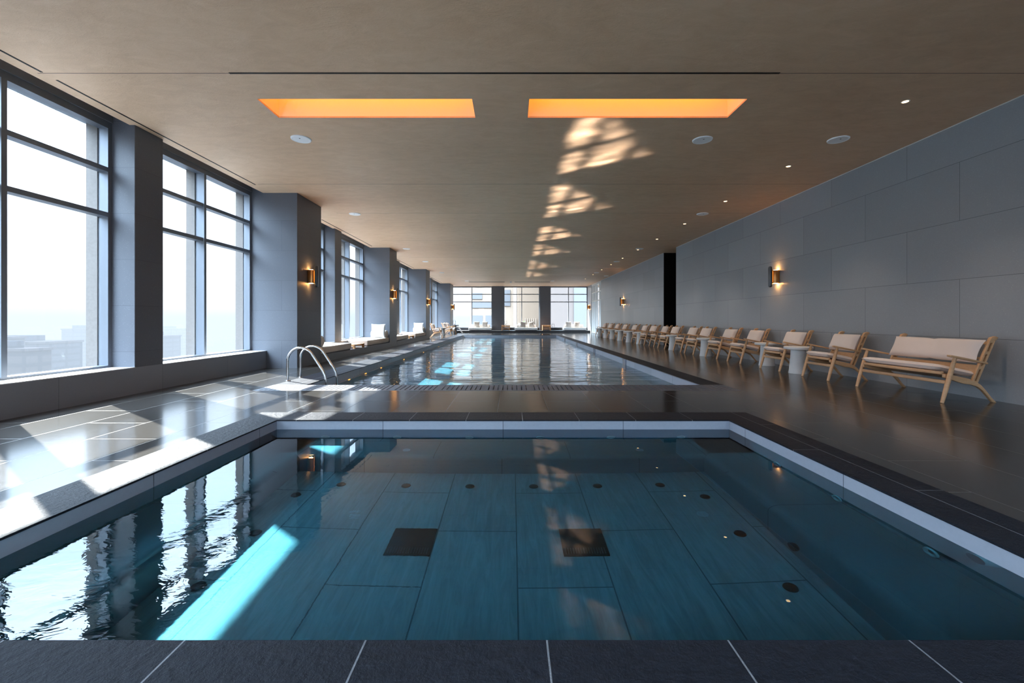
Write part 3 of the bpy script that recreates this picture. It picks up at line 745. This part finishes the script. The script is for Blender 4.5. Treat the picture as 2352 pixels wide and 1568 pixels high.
def bush(name, c, n, r, label):
    t = empty(name, c, label=label, cat='tree'); rr = random.Random(n); lf = MB()
    for i in range(n):
        p = Vector((rr.gauss(0,r*.4), rr.gauss(0,r*.4), r+rr.gauss(0,r*.5))); a = rr.uniform(0,PI); s = rr.uniform(.06,.14)
        u = Vector((math.cos(a),math.sin(a),rr.uniform(-.5,.5)))*s; v = Vector((-math.sin(a)*.5,math.cos(a)*.5,1))*s
        lf.add([p-u-v, p+u-v, p+u+v, p-u+v], [(0,1,2,3)])
    lf.build('foliage', m_green, t)
    MB().tube([(0,0,-1),(.05,0,r)], [.07,.04], 8).build('trunk', m_crate, t)
    return t
tr = MB().box(-1.5, 4.5, 50, 56, G, -1.6)
terr = empty('roof_terrace', (1.5,53,G), label='pale roof terrace in front of the finned tower outside the middle window', cat='terrace')
MB().box(-3,3,-3,3,0,98.4).build('deck', m_cream2, terr); MB().box(-3,3,-3,-2.9,98.4,98.9).build('parapet', m_cream, terr)
bush('terrace_tree', (1.35,51.2,-1.6), 500, .9, 'small green tree on the roof terrace outside the middle end window')
bush('terrace_shrub', (3.4,51.0,-1.6), 400, .5, 'low green shrub right of the tree on the roof terrace')

# ---------------------------------------------------------------- light and sky
W = bpy.data.worlds.new('sky'); S.world = W; W.use_nodes = True
nt = W.node_tree; nt.nodes.clear()
out = nt.nodes.new('ShaderNodeOutputWorld'); bg = nt.nodes.new('ShaderNodeBackground'); nt.links.new(bg.outputs[0], out.inputs[0])
tc_ = nt.nodes.new('ShaderNodeTexCoord'); sp_ = nt.nodes.new('ShaderNodeSeparateXYZ'); nt.links.new(tc_.outputs['Generated'], sp_.inputs[0])
mr = nt.nodes.new('ShaderNodeMapRange'); mr.inputs['From Min'].default_value = -.2; mr.inputs['From Max'].default_value = 1.0; nt.links.new(sp_.outputs[2], mr.inputs[0])
cr = nt.nodes.new('ShaderNodeValToRGB'); nt.links.new(mr.outputs[0], cr.inputs[0])
K = 1/8
def zc(z): return (z+.2)/1.2
stops = [(0,(.13,.15,.18)), (zc(-.01),(.215,.23,.258)), (zc(.015),(.25,.241,.235)), (zc(.06),(.264,.26,.262)), (zc(.12),(.295,.312,.338)), (zc(.22),(.55,.66,.80)), (zc(.36),(1.35,1.8,2.35)), (zc(.6),(5.4,6.6,8.0)), (1,(6.4,7.8,9.6))]
el = cr.color_ramp.elements
while len(el) < len(stops): el.new(.5)
for e, (p, c) in zip(el, stops): e.position = p; e.color = (c[0]*K, c[1]*K, c[2]*K, 1)
nt.links.new(cr.outputs[0], bg.inputs[0]); bg.inputs[1].default_value = 8.0*1.6

sd = bpy.data.lights.new('sun', 'SUN'); sd.energy = 13; sd.angle = .010; sd.color = (1.0,.95,.87)
so = bpy.data.objects.new('sun', sd); COL.objects.link(so)
so.rotation_euler = Vector((1.06,-.753,-1.0)).to_track_quat('-Z','Y').to_euler(); so.location = (-20,20,20)
sd.cycles.is_caustics_light = True

# added area lamps in place of sunlight reflected off the pool: one narrow beam per window, leaving the water at the mirrored sun angle
SUN = Vector((1.06,-.753,-1.0)); UP = Vector((SUN.x, SUN.y, -SUN.z)).normalized()
def glint(y0, y1, power):
    ax = Vector((0,1,0)); u = (ax-UP*ax.dot(UP)).normalized(); v = UP.cross(u).normalized()
    if v.x < 0: v = -v
    xa, xb = px0+.02, GL+1.06*(3.58-PLW)           # reach of the sun across the water
    k = SUN.y/SUN.x
    cs = [Vector((x, y+k*(x-GL), PLW+.02)) for x in (xa, xb) for y in (y0, y1)]
    c = sum(cs, Vector())/4
    us = [(p-c).dot(u) for p in cs]; vv = [(p-c).dot(v) for p in cs]
    ld = bpy.data.lights.new('added_glint_lamp', 'AREA'); ld.shape = 'RECTANGLE'; ld.size = max(us)-min(us); ld.size_y = max(vv)-min(vv)
    ld.spread = math.radians(2.2); ld.energy = power; ld.color = (1.0,.93,.84); ld.use_nodes = True
    lo_ = bpy.data.objects.new('added_glint_lamp', ld); COL.objects.link(lo_)
    z = -UP; m = Matrix((u, z.cross(u), z)).transposed(); yv = z.cross(u)
    sgn = 1 if yv.dot(v) > 0 else -1
    lo_.matrix_world = Matrix.Translation(c) @ m.to_4x4()
    t = ld.node_tree; t.nodes.clear(); N = t.nodes.new; L = t.links.new
    def mth(op, a, b=0.0):
        nd = N('ShaderNodeMath'); nd.operation = op
        for i, q in enumerate((a, b)):
            if isinstance(q, bpy.types.NodeSocket): L(q, nd.inputs[i])
            else: nd.inputs[i].default_value = q
        return nd.outputs[0]
    ge = N('ShaderNodeNewGeometry'); sx = N('ShaderNodeSeparateXYZ'); L(ge.outputs['Parametric'], sx.inputs[0])
    su, sv = ld.size, ld.size_y
    pu = mth('MULTIPLY', mth('SUBTRACT', sx.outputs[0], .5), su); pv = mth('MULTIPLY', mth('SUBTRACT', sx.outputs[1], .5), sv*sgn)
    # back to (reach across, position along the window) inside the sheared beam
    e = Vector((1, k, 0)); ev = e.dot(v); eu = e.dot(u); yu = ax.dot(u)
    s_ = mth('DIVIDE', pv, ev); a_ = mth('DIVIDE', mth('SUBTRACT', pu, mth('MULTIPLY', s_, eu)), yu)
    xc = (xa+xb)/2; X = mth('ADD', s_, xc); yc = (y0+y1)/2; Y = mth('ADD', a_, yc)
    cb = N('ShaderNodeCombineXYZ'); L(X, cb.inputs[0]); L(Y, cb.inputs[1])
    def nz(sc, dist, stretch):
        mp = N('ShaderNodeMapping'); L(cb.outputs[0], mp.inputs[0]); mp.inputs['Scale'].default_value = stretch
        n = N('ShaderNodeTexNoise'); L(mp.outputs[0], n.inputs['Vector']); n.inputs['Scale'].default_value = sc; n.inputs['Detail'].default_value = 3; n.inputs['Distortion'].default_value = dist
        return n.outputs[0]
    wob = mth('MULTIPLY', mth('SUBTRACT', nz(3.0, 0, (1,1.6,1)), .5), .30)
    Xw = mth('ADD', X, wob); Yw = mth('ADD', Y, wob)
    def band(t_, a, b, soft):
        lo1 = N('ShaderNodeMapRange'); L(t_, lo1.inputs[0]); lo1.inputs[1].default_value = a; lo1.inputs[2].default_value = a+soft
        hi1 = N('ShaderNodeMapRange'); L(t_, hi1.inputs[0]); hi1.inputs[1].default_value = b; hi1.inputs[2].default_value = b-soft
        return mth('MULTIPLY', lo1.outputs[0], hi1.outputs[0])
    cut = lambda z: GL+1.06*(z-PLW)
    xm = mth('ADD', mth('ADD', band(Xw, xa, cut(2.36), .05), band(Xw, cut(2.47), cut(2.95), .07)), mth('MULTIPLY', band(Xw, cut(3.05), cut(3.56), .2), .45))
    mid = (y0+y1)/2
    ym = mth('ADD', band(Yw, y0+.05, mid-.09, .10), band(Yw, mid+.05, y1-.10, .10))
    fl = mth('MULTIPLY', mth('POWER', mth('MULTIPLY', nz(4.0, .7, (.32,2.3,1)), 1.8), 3.0), mth('POWER', mth('MULTIPLY', nz(7.5, 1.6, (.6,1.6,1)), 1.9), 4.0))  # noise put into the beam in place of ripple caustics
    st = mth('MULTIPLY', mth('MULTIPLY', xm, ym), mth('MINIMUM', fl, 4.0))
    em_ = N('ShaderNodeEmission'); L(st, em_.inputs['Strength']); o_ = N('ShaderNodeOutputLight'); L(em_.outputs[0], o_.inputs[0])
for (y0, y1, m), pw_ in zip(lw[4:], (11, 11, 9.5, 8.5, 7.5, 6.5)): glint(y0, y1, pw_)

# ---------------------------------------------------------------- camera
cd = bpy.data.cameras.new('camera'); cam = bpy.data.objects.new('camera', cd); COL.objects.link(cam)
cam.location = (0,0,1.0); cam.rotation_euler = (PI/2,0,0)
cd.sensor_width = 36; cd.lens = 36*1000/2352; cd.shift_x = .000425; cd.shift_y = -.02126; cd.clip_start = .05; cd.clip_end = 6000
S.camera = cam
vs_ = S.view_settings; vs_.view_transform = 'Standard'; vs_.look = 'None'; vs_.gamma = 1; vs_.use_curve_mapping = False; vs_.exposure = 1.75
cy = S.cycles
cy.max_bounces = 12; cy.diffuse_bounces = 5; cy.glossy_bounces = 4; cy.transmission_bounces = 8; cy.transparent_max_bounces = 16; cy.volume_bounces = 0
cy.sample_clamp_indirect = 6.0; cy.caustics_reflective = True; cy.caustics_refractive = True; cy.blur_glossy = .3
